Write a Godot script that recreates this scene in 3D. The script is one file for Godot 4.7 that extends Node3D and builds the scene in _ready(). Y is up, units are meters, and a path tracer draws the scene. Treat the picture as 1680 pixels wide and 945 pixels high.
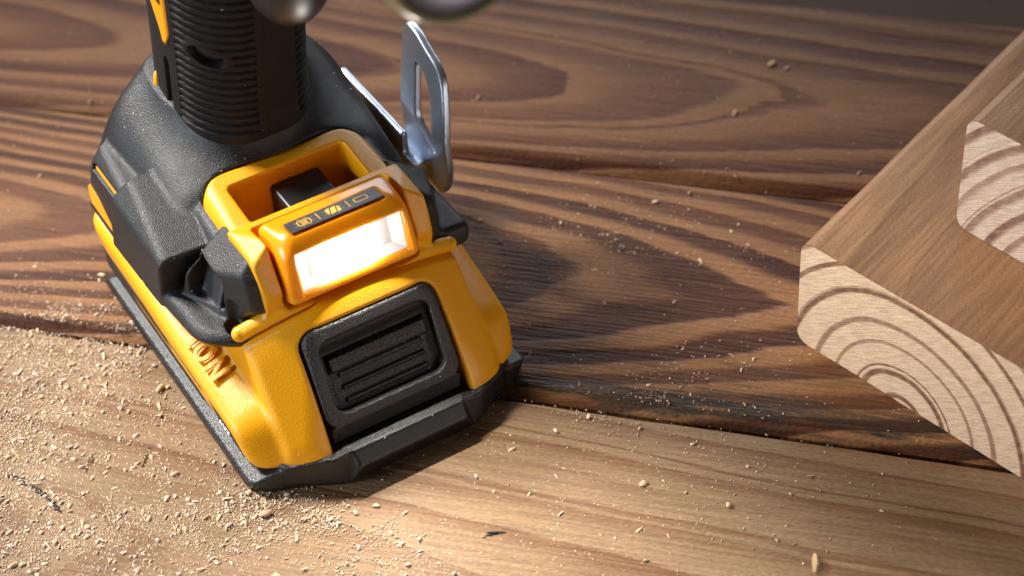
extends Node3D

# Lengths are written in millimetres in the drill's own frame (x to its right, y up, z forward, table at y = 0)
# and turned into metres when a mesh is committed.
const MM := 0.001
const SEAM_TURN := 0.79          # how the tabletop planks lie against the drill
const PLANK_W := 87.65
const SEAM_AT := -69.05

var M := {}                       # materials
var taken := {}

# ------------------------------------------------------------------ small helpers
func numbered(called: String) -> String:
	var n: int = taken.get(called, 0)
	taken[called] = n + 1
	return called if n == 0 else "%s_%03d" % [called, n]

func thing(called: String, label: String, category: String, at := Vector3.ZERO, group := "") -> Node3D:
	var o := Node3D.new()
	o.name = numbered(called)
	add_child(o)
	o.position = at * MM
	o.set_meta("label", label)
	o.set_meta("category", category)
	if group:
		o.set_meta("group", group)
	return o

func part(called: String, mesh: Mesh, material: Material, parent: Node, label := "") -> MeshInstance3D:
	var o := MeshInstance3D.new()
	o.name = called
	o.mesh = mesh
	o.material_override = material
	if label:
		o.set_meta("label", label)
	parent.add_child(o, true)
	return o

func mesh_from(v: PackedVector3Array, n: PackedVector3Array, idx: PackedInt32Array, uv := PackedVector2Array()) -> ArrayMesh:
	var a := []
	a.resize(Mesh.ARRAY_MAX)
	a[Mesh.ARRAY_VERTEX] = v
	a[Mesh.ARRAY_NORMAL] = n
	a[Mesh.ARRAY_INDEX] = idx
	if uv.size():
		a[Mesh.ARRAY_TEX_UV] = uv
	var m := ArrayMesh.new()
	m.add_surface_from_arrays(Mesh.PRIMITIVE_TRIANGLES, a)
	return m

# ------------------------------------------------------------------ distance fields
static func smax(a: float, b: float, k: float) -> float:
	var h := k - absf(a - b)
	if h <= 0.0:
		return maxf(a, b)
	return maxf(a, b) + h * h * 0.25 / k

static func smin(a: float, b: float, k: float) -> float:
	var h := k - absf(a - b)
	if h <= 0.0:
		return minf(a, b)
	return minf(a, b) - h * h * 0.25 / k

static func rbox(p: Vector3, c: Vector3, h: Vector3, r: float) -> float:
	var q := (p - c).abs() - h + Vector3(r, r, r)
	return Vector3(maxf(q.x, 0.0), maxf(q.y, 0.0), maxf(q.z, 0.0)).length() + minf(maxf(q.x, maxf(q.y, q.z)), 0.0) - r

static func rrect(x: float, y: float, hx: float, hy: float, r: float) -> float:
	var qx := absf(x) - hx + r
	var qy := absf(y) - hy + r
	return Vector2(maxf(qx, 0.0), maxf(qy, 0.0)).length() + minf(maxf(qx, qy), 0.0) - r

static func pl(p: Vector3, n: Vector3, through: Vector3) -> float:
	return n.normalized().dot(p - through)

static func hull(p: Vector3, planes: Array, k: float) -> float:
	var d := -1e9
	for q in planes:
		var e: float = (q as Plane).distance_to(p)
		d = smax(d, e, k) if d > -1e8 else e
	return d

static func P(n: Vector3, through: Vector3) -> Plane:
	return Plane(n.normalized(), through)

static func P3(a: Vector3, b: Vector3, c: Vector3, out: Vector3) -> Plane:
	var n := (b - a).cross(c - a).normalized()
	return Plane(n if n.dot(out) > 0.0 else -n, a)

const B := 10                     # cells along a block
var job_f: Callable
var job_lo: Vector3
var job_c: float
var job_blocks: Array
var job_out: Array

func block_job(i: int) -> void:
	# one block of surface nets: cells -1..B-1, corners -1..B
	var b: Vector3i = job_blocks[i]
	var f := job_f
	var c := job_c
	var base := job_lo + Vector3(b) * (B * c)
	var N := B + 2
	var g := PackedFloat32Array()
	g.resize(N * N * N)
	var t := 0
	for z in N:
		for y in N:
			for x in N:
				g[t] = f.call(base + Vector3(x - 1, y - 1, z - 1) * c)
				t += 1
	var v := PackedVector3Array()
	var n := PackedVector3Array()
	var idx := PackedInt32Array()
	var at := PackedInt32Array()
	at.resize(N * N * N)
	at.fill(-1)
	var e := c * 0.25
	for z in N - 1:
		for y in N - 1:
			for x in N - 1:
				var o := (z * N + y) * N + x
				var inside := 0
				var sum := Vector3.ZERO
				var cnt := 0
				var s := [g[o], g[o + 1], g[o + N], g[o + N + 1], g[o + N * N], g[o + N * N + 1], g[o + N * N + N], g[o + N * N + N + 1]]
				for k in 8:
					if s[k] < 0.0:
						inside += 1
				if inside == 0 or inside == 8:
					continue
				for k in 8:
					for axis in [1, 2, 4]:
						if k & axis:
							continue
						var a: float = s[k]
						var d: float = s[k | axis]
						if (a < 0.0) == (d < 0.0):
							continue
						var r := a / (a - d)
						var q := Vector3(k & 1, (k >> 1) & 1, (k >> 2) & 1)
						if axis == 1:
							q.x += r
						elif axis == 2:
							q.y += r
						else:
							q.z += r
						sum += q
						cnt += 1
				var p := base + (Vector3(x - 1, y - 1, z - 1) + sum / cnt) * c
				var gr := Vector3.ZERO
				var d1: float = f.call(p + Vector3(e, -e, -e))
				var d2: float = f.call(p + Vector3(-e, -e, e))
				var d3: float = f.call(p + Vector3(-e, e, -e))
				var d4: float = f.call(p + Vector3(e, e, e))
				gr = Vector3(d1 - d2 - d3 + d4, d3 + d4 - d1 - d2, d2 + d4 - d1 - d3) / (4.0 * e)
				if gr.length_squared() > 0.05:
					p -= (gr * ((d1 + d2 + d3 + d4) * 0.25 / gr.length_squared())).limit_length(c * 0.6)
				at[o] = v.size()
				v.append(p * MM)
				n.append(gr.normalized() if gr.length_squared() > 1e-9 else Vector3.UP)
	for z in range(1, N - 1):
		for y in range(1, N - 1):
			for x in range(1, N - 1):
				var o := (z * N + y) * N + x
				var a := g[o] < 0.0
				for axis in 3:
					var step := 1 if axis == 0 else (N if axis == 1 else N * N)
					if a == (g[o + step] < 0.0):
						continue
					var s1 := N if axis == 0 else (N * N if axis == 1 else 1)
					var s2 := N * N if axis == 0 else (1 if axis == 1 else N)
					var q0 := at[o]
					var q1 := at[o - s1]
					var q2 := at[o - s1 - s2]
					var q3 := at[o - s2]
					if q0 < 0 or q1 < 0 or q2 < 0 or q3 < 0:
						continue
					if a:
						idx.append_array([q0, q2, q1, q0, q3, q2])
					else:
						idx.append_array([q0, q1, q2, q0, q2, q3])
	job_out[i] = [v, n, idx]

func sdf_mesh(f: Callable, lo: Vector3, hi: Vector3, cell: float) -> ArrayMesh:
	var t0 := Time.get_ticks_msec()
	job_f = f
	job_lo = lo
	job_c = cell
	job_blocks = []
	var size := (hi - lo) / (B * cell)
	var reach := B * cell * 0.5 * sqrt(3.0) * 1.15 + cell
	for z in ceili(size.z):
		for y in ceili(size.y):
			for x in ceili(size.x):
				if absf(f.call(lo + (Vector3(x, y, z) + Vector3(0.5, 0.5, 0.5)) * (B * cell))) < reach:
					job_blocks.append(Vector3i(x, y, z))
	job_out = []
	job_out.resize(job_blocks.size())
	var task := WorkerThreadPool.add_group_task(block_job, job_blocks.size(), -1, true)
	WorkerThreadPool.wait_for_group_task_completion(task)
	var v := PackedVector3Array()
	var n := PackedVector3Array()
	var idx := PackedInt32Array()
	for r in job_out:
		var first := v.size()
		v.append_array(r[0])
		n.append_array(r[1])
		var ri: PackedInt32Array = r[2]
		for k in ri.size():
			ri[k] += first
		idx.append_array(ri)
	print(f.get_method(), " ", job_blocks.size(), " ", idx.size() / 3, " ", Time.get_ticks_msec() - t0)
	return mesh_from(v, n, idx)

# ------------------------------------------------------------------ other meshes
func grid_mesh(nu: int, nv: int, f: Callable, closed := false, flip := false) -> ArrayMesh:
	# f(i, j) -> Vector3 in mm
	var v := PackedVector3Array()
	var n := PackedVector3Array()
	var uv := PackedVector2Array()
	var idx := PackedInt32Array()
	for j in nv:
		for i in nu:
			v.append(f.call(i, j) * MM)
			uv.append(Vector2(float(i) / (nu - 1), float(j) / (nv - 1)))
	for j in nv:
		for i in nu:
			var i0 := i - 1
			var i1 := i + 1
			if closed:
				i0 = nu - 2 if i == 0 else i - 1
				i1 = 1 if i == nu - 1 else i + 1
			else:
				i0 = maxi(i0, 0)
				i1 = mini(i1, nu - 1)
			var du := v[j * nu + i1] - v[j * nu + i0]
			var dv := v[mini(j + 1, nv - 1) * nu + i] - v[maxi(j - 1, 0) * nu + i]
			var c := du.cross(dv).normalized()
			n.append(-c if flip else c)
	for j in nv - 1:
		for i in nu - 1:
			var a := j * nu + i
			if flip:
				idx.append_array([a, a + 1, a + nu, a + 1, a + nu + 1, a + nu])
			else:
				idx.append_array([a, a + nu, a + 1, a + 1, a + nu, a + nu + 1])
	return mesh_from(v, n, idx, uv)

func lathe(profile: Array, axis_from: Vector3, dir: Vector3, segs := 64) -> ArrayMesh:
	# profile of (along, radius) in mm, turned about a line
	var d := dir.normalized()
	var s := d.cross(Vector3.UP).normalized()
	var t := s.cross(d)
	return grid_mesh(segs + 1, profile.size(), func(i: int, j: int) -> Vector3:
		var a := TAU * i / segs
		var q: Vector2 = profile[j]
		return axis_from + d * q.x + (s * cos(a) + t * sin(a)) * q.y, true, true)

func flat_poly(st: SurfaceTool, pts: PackedVector2Array, to3: Callable, thick := 0.0) -> void:
	# a flat shape (outline in local mm) with an optional edge
	var tri := Geometry2D.triangulate_polygon(pts)
	var nrm: Vector3 = (to3.call(Vector2(1, 0), 0.0) - to3.call(Vector2.ZERO, 0.0)).cross(to3.call(Vector2(0, 1), 0.0) - to3.call(Vector2.ZERO, 0.0)).normalized()
	for k in range(0, tri.size(), 3):
		var a: Vector3 = to3.call(pts[tri[k]], thick)
		var b: Vector3 = to3.call(pts[tri[k + 1]], thick)
		var c: Vector3 = to3.call(pts[tri[k + 2]], thick)
		if (b - a).cross(c - a).dot(nrm) > 0.0:
			var x := b
			b = c
			c = x
		for q in [a, b, c]:
			st.set_normal(nrm)
			st.add_vertex(q * MM)
	if thick > 0.0:
		for k in pts.size():
			var p0 := pts[k]
			var p1 := pts[(k + 1) % pts.size()]
			var a: Vector3 = to3.call(p0, 0.0)
			var b: Vector3 = to3.call(p1, 0.0)
			var c: Vector3 = to3.call(p1, thick)
			var d: Vector3 = to3.call(p0, thick)
			var nn := (b - a).cross(d - a).normalized()
			for q in [a, c, b, a, d, c]:
				st.set_normal(nn)
				st.add_vertex(q * MM)

func rect_pts(x: float, y: float, w: float, h: float) -> PackedVector2Array:
	return PackedVector2Array([Vector2(x - w / 2, y - h / 2), Vector2(x + w / 2, y - h / 2), Vector2(x + w / 2, y + h / 2), Vector2(x - w / 2, y + h / 2)])

func rr_pts(x: float, y: float, hx: float, hy: float, r: float, steps := 5) -> PackedVector2Array:
	var o := PackedVector2Array()
	for q in 4:
		var cx: float = [1, -1, -1, 1][q] * (hx - r)
		var cy: float = [1, 1, -1, -1][q] * (hy - r)
		for k in steps + 1:
			var a := PI / 2 * (q + float(k) / steps)
			o.append(Vector2(x + cx + cos(a) * r, y + cy + sin(a) * r))
	return o

func begin() -> SurfaceTool:
	var st := SurfaceTool.new()
	st.begin(Mesh.PRIMITIVE_TRIANGLES)
	return st

func text_mesh(words: String, height: float, depth: float, bold := true) -> TextMesh:
	var f := SystemFont.new()
	f.font_names = PackedStringArray(["Droid Sans"])
	f.font_weight = 700 if bold else 400
	var t := TextMesh.new()
	t.font = f
	t.text = words
	t.font_size = 32
	t.pixel_size = height * MM / 23.0
	t.depth = depth * MM
	t.curve_step = 1.0
	return t

# ------------------------------------------------------------------ textures
func noise(kind: int, freq: float, seed_: int, octaves := 3) -> FastNoiseLite:
	var n := FastNoiseLite.new()
	n.noise_type = kind
	n.frequency = freq
	n.seed = seed_
	n.fractal_octaves = octaves
	n.fractal_type = FastNoiseLite.FRACTAL_FBM if octaves > 1 else FastNoiseLite.FRACTAL_NONE
	return n

func grain_texture(freq: float, seed_: int, cellular: bool) -> ImageTexture:
	var n := noise(FastNoiseLite.TYPE_CELLULAR if cellular else FastNoiseLite.TYPE_SIMPLEX_SMOOTH, freq, seed_, 1 if cellular else 2)
	if cellular:
		n.cellular_return_type = FastNoiseLite.RETURN_DISTANCE
	var im := n.get_seamless_image(512, 512)
	return ImageTexture.create_from_image(im)

var wood_jobs: Array
var wood_out: Array

func wood_job(i: int) -> void:
	var q: Dictionary = wood_jobs[i]
	var w: int = q.w
	var h: int = q.h
	var alb := PackedByteArray()
	alb.resize(w * h * 3)
	var hei := PackedByteArray()
	hei.resize(w * h)
	var s: int = q.seed
	var warp := noise(FastNoiseLite.TYPE_SIMPLEX_SMOOTH, 1.0, s, 3)
	var fib := noise(FastNoiseLite.TYPE_SIMPLEX_SMOOTH, 1.0, s + 1, 2)
	var fine := noise(FastNoiseLite.TYPE_SIMPLEX, 1.0, s + 2, 1)
	var light: Color = q.light
	var dark: Color = q.dark
	var tint: Color = q.get("tint", light)
	var lx: float = q.lx
	var ly: float = q.ly
	var x0: float = q.x0
	var y0: float = q.y0
	var end: bool = q.get("end", false)
	var stains: Array = q.get("stains", [])
	var cracks: Array = q.get("cracks", [])
	var v0: float = q.v0
	var period: float = q.period
	var warp_amp: float = q.get("warp", 0.5)
	var duty: float = q.get("duty", 1.6)
	var depth: float = q.get("depth", 1.0)
	var saw: float = q.get("saw", 0.0)
	var jit: float = q.get("jit", 0.22)
	var band: float = q.get("band", 0.0)
	var blo: float = q.get("blo", 0.30)
	var bhi: float = q.get("bhi", 0.55)
	var o := 0
	for j in h:
		var v := y0 + ly * (j + 0.5) / h
		for k in w:
			var u := x0 + lx * (k + 0.5) / w
			var rho: float
			var f1: float
			var f2: float
			if end:
				var wv := warp.get_noise_2d(u * 0.02, v * 0.02)
				rho = Vector2(u - v0, v - q.h0).length() + wv * 0.8
				f1 = fine.get_noise_2d(u * 2.2, v * 2.2)
				f2 = fib.get_noise_2d(u * 0.35 + v * 0.2, v * 0.3)
			else:
				var wv := warp.get_noise_2d(u * 0.006, v * 0.022)
				var hh: float = q.h0 + q.slope * u
				var vv: float = v - v0 - q.get("lean", 0.0) * u
				rho = sqrt(vv * vv + hh * hh) + wv * 4.0 * warp_amp + fib.get_noise_2d(u * 0.02, v * 0.35) * 0.22
				f1 = fine.get_noise_2d(u * 0.5, v * 5.5)
				f2 = fib.get_noise_2d(u * 0.03, v * 0.8)
			var r := rho / period
			r += jit * sin(floorf(r) * 2.4)
			var ph := r - floorf(r)
			var edge := clampf((1.0 - ph) / 0.10, 0.0, 1.0)
			var late := lerpf(pow(ph, duty), smoothstep(blo, bhi, ph), band) * edge * edge * (3.0 - 2.0 * edge)
			late *= 0.75 + 0.35 * sin(floorf(r) * 1.7 + 0.6) * 0.6 + 0.12 * f2
			late = clampf(late * depth, 0.0, 1.0)
			var c := light.lerp(dark, late)
			c = c.lerp(tint, clampf(0.5 + f2 * 0.9, 0.0, 1.0) * 0.35)
			var m := 1.0 + 0.09 * f1 + (0.045 if end else 0.11) * f2
			var hgt := 0.42 + 0.36 * late + (0.13 if end else 0.05) * f1 + 0.09 * f2
			if end and saw > 0.0:
				var sw := fine.get_noise_2d((u * 0.5 + v * 0.86) * 3.0, (u * 0.86 - v * 0.5) * 0.12)
				m += 0.09 * sw
				hgt += sw * saw
			for b in cracks:
				var ab := Vector2(b[2] - b[0], b[3] - b[1])
				var at := Vector2(u - b[0], v - b[1])
				var t := clampf(at.dot(ab) / ab.length_squared(), 0.0, 1.0)
				var dd := (at - ab * t).length() + f2 * 0.5 + warp.get_noise_2d(u * 0.2, v * 0.2) * 0.8
				var w2: float = b[4] * (1.0 - 0.7 * absf(2.0 * t - 1.0))
				if dd < w2 + 0.25:
					var g2 := smoothstep(w2 + 0.25, w2 - 0.15, dd)
					c = c.lerp(b[5], g2)
					hgt -= 0.35 * g2
			for b in stains:
				var e := Vector2((u - b[0]) / b[2], (v - b[1]) / b[3]).length()
				e += f2 * 0.45 + warp.get_noise_2d(u * 0.07, v * 0.25) * 0.6
				if e < 1.0:
					c = c.lerp(b[4], smoothstep(1.0, 0.45, e) * b[5] * (0.75 + 0.5 * f1))
			alb[o * 3] = clampi(int(c.r * m * 255.0), 0, 255)
			alb[o * 3 + 1] = clampi(int(c.g * m * 255.0), 0, 255)
			alb[o * 3 + 2] = clampi(int(c.b * m * 255.0), 0, 255)
			hei[o] = clampi(int(hgt * 255.0), 0, 255)
			o += 1
	wood_out[i] = [alb, hei]

func wood_materials(jobs: Array) -> Array:
	wood_jobs = jobs
	wood_out = []
	wood_out.resize(jobs.size())
	var task := WorkerThreadPool.add_group_task(wood_job, jobs.size(), -1, true)
	WorkerThreadPool.wait_for_group_task_completion(task)
	var out := []
	for i in jobs.size():
		var q: Dictionary = jobs[i]
		var m := StandardMaterial3D.new()
		m.albedo_texture = ImageTexture.create_from_image(Image.create_from_data(q.w, q.h, false, Image.FORMAT_RGB8, wood_out[i][0]))
		m.heightmap_enabled = true
		m.heightmap_texture = ImageTexture.create_from_image(Image.create_from_data(q.w, q.h, false, Image.FORMAT_L8, wood_out[i][1]))
		m.heightmap_scale = q.relief
		m.roughness = q.get("rough", 0.56)
		m.metallic_specular = 0.3
		out.append(m)
	return out

func plastic(c: Color, rough: float, grain: Texture2D = null, relief := 0.0, tile := 20.0, spec := 0.5) -> StandardMaterial3D:
	var m := StandardMaterial3D.new()
	m.albedo_color = c
	m.roughness = rough
	m.metallic_specular = spec
	if grain:
		m.heightmap_enabled = true
		m.heightmap_texture = grain
		m.heightmap_scale = relief
		m.uv1_triplanar = true
		m.uv1_scale = Vector3.ONE * (1000.0 / tile)
	return m

# ------------------------------------------------------------------ the drill's shapes as distance fields (mm)
var hip_planes: Array
var plateau_planes: Array
var base_planes: Array
var front_planes: Array
var foot_planes: Array
var hood_planes: Array
var rim_planes: Array
var bezel_planes: Array
var wall_planes: Array
var bumper_planes: Array
var block_planes: Array
var lump_planes: Array
var low_planes: Array
var hook_planes: Array
var rib_planes: Array
const BC := Vector3(0, 41.3, 44.5)       # origin of the release button's face
const BT := Vector3(0, -0.9074, 0.4203)  # down that face
const BN := Vector3(0, 0.4203, 0.9074)   # out of it

func set_planes() -> void:
	hip_planes = [
		P(Vector3(1, -0.17, 0), Vector3(36.6, 15, 0)),
		P(Vector3(0.42, 1, 0.16), Vector3(36.6, 22.6, 17)),
		P(Vector3(0.34, 1, 0.27), Vector3(36.6, 18.6, 36)),
		P(Vector3(0.30, 0.66, 0.80), Vector3(36.6, 13.2, 49.2)),
		P3(Vector3(36.5, 5.3, 51.6), Vector3(28.5, 8.0, 54.0), Vector3(29.5, 14.5, 51.4), Vector3(0, 0, 1)),
		P(Vector3(0, 1, 0), Vector3(0, 31.0, 0)),
		P(Vector3(0, -1, 0), Vector3(0, 5.4, 0)),
		P(Vector3(0, 0.1, -1), Vector3(0, 10, -42)),
		P(Vector3(0.6, 0, -0.8), Vector3(36.6, 20, -31)),
		P(Vector3(0.3, -0.8, -0.55), Vector3(36.6, 19, -33)),
	]
	plateau_planes = [
		P(BN, BC),
		P3(Vector3(28, 32.1, 39.1), Vector3(27.2, 15.1, 52), Vector3(18.7, 16.2, 57.6), Vector3(1, 1, 1)),
		P(Vector3(1, 0.05, 0.04), Vector3(27.8, 29.5, 40.5)),
		P(Vector3(0, 0.10, 1), Vector3(0, 10, 60.3)),
		P(Vector3(0.5, 0.08, 0.86), Vector3(28.4, 8, 55.6)),
		P(Vector3(1, 0.05, 0), Vector3(30.2, 20, 0)),
		P(Vector3(0, -1, 0), Vector3(0, 5.2, 0)),
		P(Vector3(0, 0, -1), Vector3(0, 0, 12)),
	]
	base_planes = [
		P(Vector3(1, 0.0, 0), Vector3(37.2, 1.5, 0)),
		P(Vector3(0.36, 0.93, 0), Vector3(37.2, 3.5, 0)),
		P(Vector3(0.33, 0.04, 0.944), Vector3(32.5, 6, 54.0)),
		P(Vector3(0, 0, 1), Vector3(0, 0, 57)),
		P(Vector3(0.75, -0.35, 0.6), Vector3(36.5, 0.8, 50.8)),
		P(Vector3(0, -1, 0), Vector3(0, 0, 0)),
		P(Vector3(0, -0.6, -0.8), Vector3(0, 0, -37)),
		P(Vector3(0, 0.75, -0.65), Vector3(0, 5, -32.5)),
	]
	front_planes = [
		P(Vector3(0, 0.05, 1), Vector3(0, 6, 61.6)),
		P(Vector3(0.5, 0.03, 0.866), Vector3(28.2, 7, 56.3)),
		P(Vector3(1, 0.0, 0.15), Vector3(29.7, 6, 54)),
		P(Vector3(0, 0, -1), Vector3(0, 0, 40)),
		P(Vector3(0.3, -0.7, 0.5), Vector3(27.5, 0.8, 56)),
		P(Vector3(0, -1, 0), Vector3(0, 0, 0)),
	]
	foot_planes = [
		P(Vector3(1, 0.10, 0), Vector3(36.2, 32, 0)),
		P(Vector3(0.95, 0.30, 0.12), Vector3(31.2, 49.5, -16)),
		P(Vector3(0.76, 0.65, 0.16), Vector3(27.8, 56.0, -18)),
		P(Vector3(0.36, 0.93, 0.20), Vector3(20, 61.0, -18)),
		P(Vector3(0, 1, 0.42), Vector3(0, 61.5, -14)),
		P(Vector3(0.25, 0.25, 1), Vector3(27, 40, 12)),
		P(Vector3(0, 0.45, -1), Vector3(0, 40, -44)),
		P(Vector3(0.6, 0.35, -0.7), Vector3(34, 38, -36)),
		P(Vector3(0, -1, 0), Vector3(0, 29.4, 0)),
	]
	hood_planes = [
		P(Vector3(0, 7.3, -1.8), Vector3(0, 54.4, 30)),
		P(Vector3(0, 5.3, 10.4), Vector3(0, 50.5, 38.4)),
		P(Vector3(0, -1.6, 5.7), Vector3(0, 44.8, 41.2)),
		P(Vector3(1, -0.03, 0), Vector3(21.6, 44, 0)),
		P(Vector3(0.55, 0.85, 0.05), Vector3(19.6, 54.0, 33)),
		P(Vector3(0.5, 0.2, 0.84), Vector3(20.4, 47.6, 40.4)),
		P(Vector3(0, 0, -1), Vector3(0, 0, 23.6)),
		P(Vector3(0, -1, 0), Vector3(0, 33, 0)),
	]
	rim_planes = [
		P(Vector3(0, 1, 0.10), Vector3(0, 53.1, 10)),
		P(Vector3(1, 0, 0), Vector3(21.4, 0, 0)),
		P(Vector3(0.75, 0.66, 0), Vector3(19.9, 52.6, 0)),
		P(Vector3(0.6, 0, -0.8), Vector3(18.4, 0, 5.6)),
		P(Vector3(0, 0.1, -1), Vector3(0, 50, 3.8)),
		P(Vector3(0, 0, 1), Vector3(0, 0, 30)),
		P(Vector3(0, -1, 0), Vector3(0, 34, 0)),
	]
	bezel_planes = [
		P(Vector3(0, 4.5, -0.9), Vector3(0, 56.9, 35)),
		P(Vector3(0, 3.2, 2.9), Vector3(0, 56.6, 39.0)),
		P(Vector3(0, 2.0, 9.9), Vector3(0, 49, 43.0)),
		P(Vector3(0, -0.8, 0.5), Vector3(0, 41.4, 42.6)),
		P(Vector3(1, 0, 0), Vector3(16.4, 0, 0)),
		P(Vector3(0.8, 0.3, 0.5), Vector3(15.2, 53, 42)),
		P(Vector3(0.7, 0.7, 0.1), Vector3(14.8, 56.4, 36)),
		P(Vector3(0, 0, -1), Vector3(0, 0, 28.4)),
		P(Vector3(0, -1, 0), Vector3(0, 39.8, 0)),
	]
	bumper_planes = [
		P(Vector3(0, 0.62, 0.78), Vector3(0, 6.6, 64.2)), P(Vector3(0, -0.28, 0.95), Vector3(0, 6.6, 64.2)),
		P(Vector3(0, 1, -0.1), Vector3(0, 9.6, 60)), P(Vector3(1, 0.25, 0.4), Vector3(15.6, 6.6, 61)), P(Vector3(0, 0, -1), Vector3(0, 0, 58.0)), P(Vector3(0, -1, 0), Vector3(0, 1.2, 0))]
	block_planes = [P(Vector3(1, 0.1, 0), Vector3(36.6, 38, 0)), P(Vector3(0.75, 0.66, 0), Vector3(35.2, 46.6, 0)), P(Vector3(0.1, 1, 0.10), Vector3(31, 49.6, -20)),
		P(Vector3(0.35, 0.3, -1), Vector3(34, 42, -29)), P(Vector3(0, 0, 1), Vector3(0, 0, 2)), P(Vector3(0, -1, 0), Vector3(0, 29.8, 0)), P(Vector3(-1, 0, 0), Vector3(24, 0, 0))]
	lump_planes = [P(Vector3(1, 0.04, 0.03), Vector3(37.2, 40, 4)), P(Vector3(0.10, 1, 0.26), Vector3(30, 49.0, 2)), P(Vector3(0.14, -0.16, 1), Vector3(31, 40, 15.6)),
		P(Vector3(0.72, 0.7, 0.1), Vector3(35.0, 47.0, 4)), P(Vector3(-0.1, 0.25, -1), Vector3(30, 46, -10.0)), P(Vector3(0, -1, 0), Vector3(0, 29.4, 0)), P(Vector3(-1, 0.1, 0), Vector3(23.6, 46, 0))]
	low_planes = [P(Vector3(1, 0.05, 0.06), Vector3(37.0, 31, 14)), P(Vector3(0.66, -0.1, 0.74), Vector3(35.0, 31, 32.0)), P(Vector3(0.1, 0, 1), Vector3(27, 31, 39.0)),
		P(Vector3(0.05, 1, 0.06), Vector3(33, 34.6, 20)), P(Vector3(0, -1, 0.04), Vector3(0, 28.8, 20)), P(Vector3(0, 0, -1), Vector3(0, 0, 2)), P(Vector3(-1, 0, 0), Vector3(21.6, 0, 0))]
	rib_planes = [P(Vector3(1, 0.45, 0.02), Vector3(24.6, 45, 14)), P(Vector3(0.5, 1, 0.10), Vector3(22.4, 48.4, 14)), P(Vector3(0, 0.2, 1), Vector3(24, 46, 26)), P(Vector3(0, 0, -1), Vector3(0, 0, 8)), P(Vector3(-1, 0, 0), Vector3(20.8, 0, 0)), P(Vector3(0, -1, 0), Vector3(0, 30, 0))]
	hook_planes = []
	for e in [[59.6, -18.0, 62.4, -11.0], [62.4, -11.0, 57.6, 5.6], [57.6, 5.6, 44.0, 10.6], [44.0, 10.6, 28.5, 11.0], [28.5, 11.0, 21.5, 6.5], [21.5, 6.5, 27.5, -13.5], [27.5, -13.5, 41.4, -14.6], [41.4, -14.6, 59.6, -18.0]]:
		var n := Vector3(0, e[3] - e[1], -(e[2] - e[0]))
		hook_planes.append(P(n if n.dot(Vector3(0, e[0] - 45.0, e[1])) > 0.0 else -n, Vector3(0, e[0], e[1])))
	wall_planes = [        # bumper beside the yellow lamp housing
		P(Vector3(0.92, 0.05, 0.36), Vector3(27.2, 46, 30)),
		P(Vector3(0.45, 0.1, 0.88), Vector3(22.6, 45, 38.4)),
		P(Vector3(0.62, 0.78, -0.05), Vector3(24.2, 49.6, 28)),
		P(Vector3(0.25, 0.72, 0.64), Vector3(22.3, 50.2, 36)),
		P(Vector3(0.42, -0.60, 0.68), Vector3(24.6, 38.0, 36)),
		P(Vector3(0.2, 0.3, -1), Vector3(24, 48, 19)),
		P(Vector3(-1, 0, 0), Vector3(20.5, 0, 0)),
		P(Vector3(0, -1, 0), Vector3(0, 30, 0)),
	]

func plateau(q: Vector3) -> float:
	var d := hull(q, plateau_planes, 1.6)
	# the top follows the arched seam under the lamp
	var t := q.x / 27.7
	return smax(d, maxf((q.y - (41.2 - 8.9 * t * t) + (q.z - 44.5 + 6.3 * t * t) * 0.9) * 0.743, (q.y - 40.4 + 8.9 * t * t) * 0.85), 1.0)

func case_sdf(p: Vector3) -> float:
	var q := Vector3(absf(p.x), p.y, p.z)
	var hip := hull(q, hip_planes, 3.0)
	var core := rbox(q, Vector3(0, 18, -8), Vector3(31.0, 12.0, 34), 2.0)
	var d := smin(minf(hip, core), plateau(q), 1.4)
	var l := p - BC
	var s := l.dot(BT)
	if s > -6.0 and s < 48.0 and q.x < 28.0:
		# recess for the release button
		var cut := rrect(p.x, s - 28.0, 17.9 + (s - 18.0) * 0.02, 22.2, 4.6)
		d = smax(d, -smax(cut, -(plateau(q) + 7.0), 0.6), 1.1)
	return d

func button_sdf(p: Vector3) -> float:
	var q := Vector3(absf(p.x), p.y, p.z)
	var l := p - BC
	var s := l.dot(BT)
	var out := rrect(p.x, s - 18.2, 17.3 + (s - 18.0) * 0.02, 12.3, 4.0)
	var face := plateau(q)
	# a scooped thumb rest with a shelf and grip ribs
	var inner := rrect(p.x, s - 18.4, 14.3, 9.2, 3.2)
	var ledge := smoothstep(13.0, 12.2, q.x)
	var sink := 0.4 + 2.6 * smoothstep(9.4, 13.2, s) - 2.1 * smoothstep(13.4, 14.4, s) * ledge + 1.9 * smoothstep(17.2, 18.4, s) * ledge
	for c in [18.9, 22.2, 25.5]:
		sink -= 0.8 * smoothstep(0.8, 0.3, absf(s - c)) * smoothstep(11.0, 10.4, q.x)
	var scoop := smax(inner, -(face + sink), 0.5)
	var d := smax(face - 0.25, -scoop, 0.45)
	d = smax(d, out, 0.9)
	d = smax(d, -(face + 6.0), 0.5)
	# skirt below the thumb rest, turned down to the upright
	var skirt := rrect(p.x, s - 35.4, 16.9, 5.6, 0.8)
	skirt = smax(skirt, pl(p, Vector3(0, -0.10, 1), Vector3(0, 12, 57.0)), 0.5)
	skirt = smax(skirt, -pl(p, Vector3(0, 0.12, 1), Vector3(0, 12, 52)), 0.5)
	return smin(d, skirt, 0.3)

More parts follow.
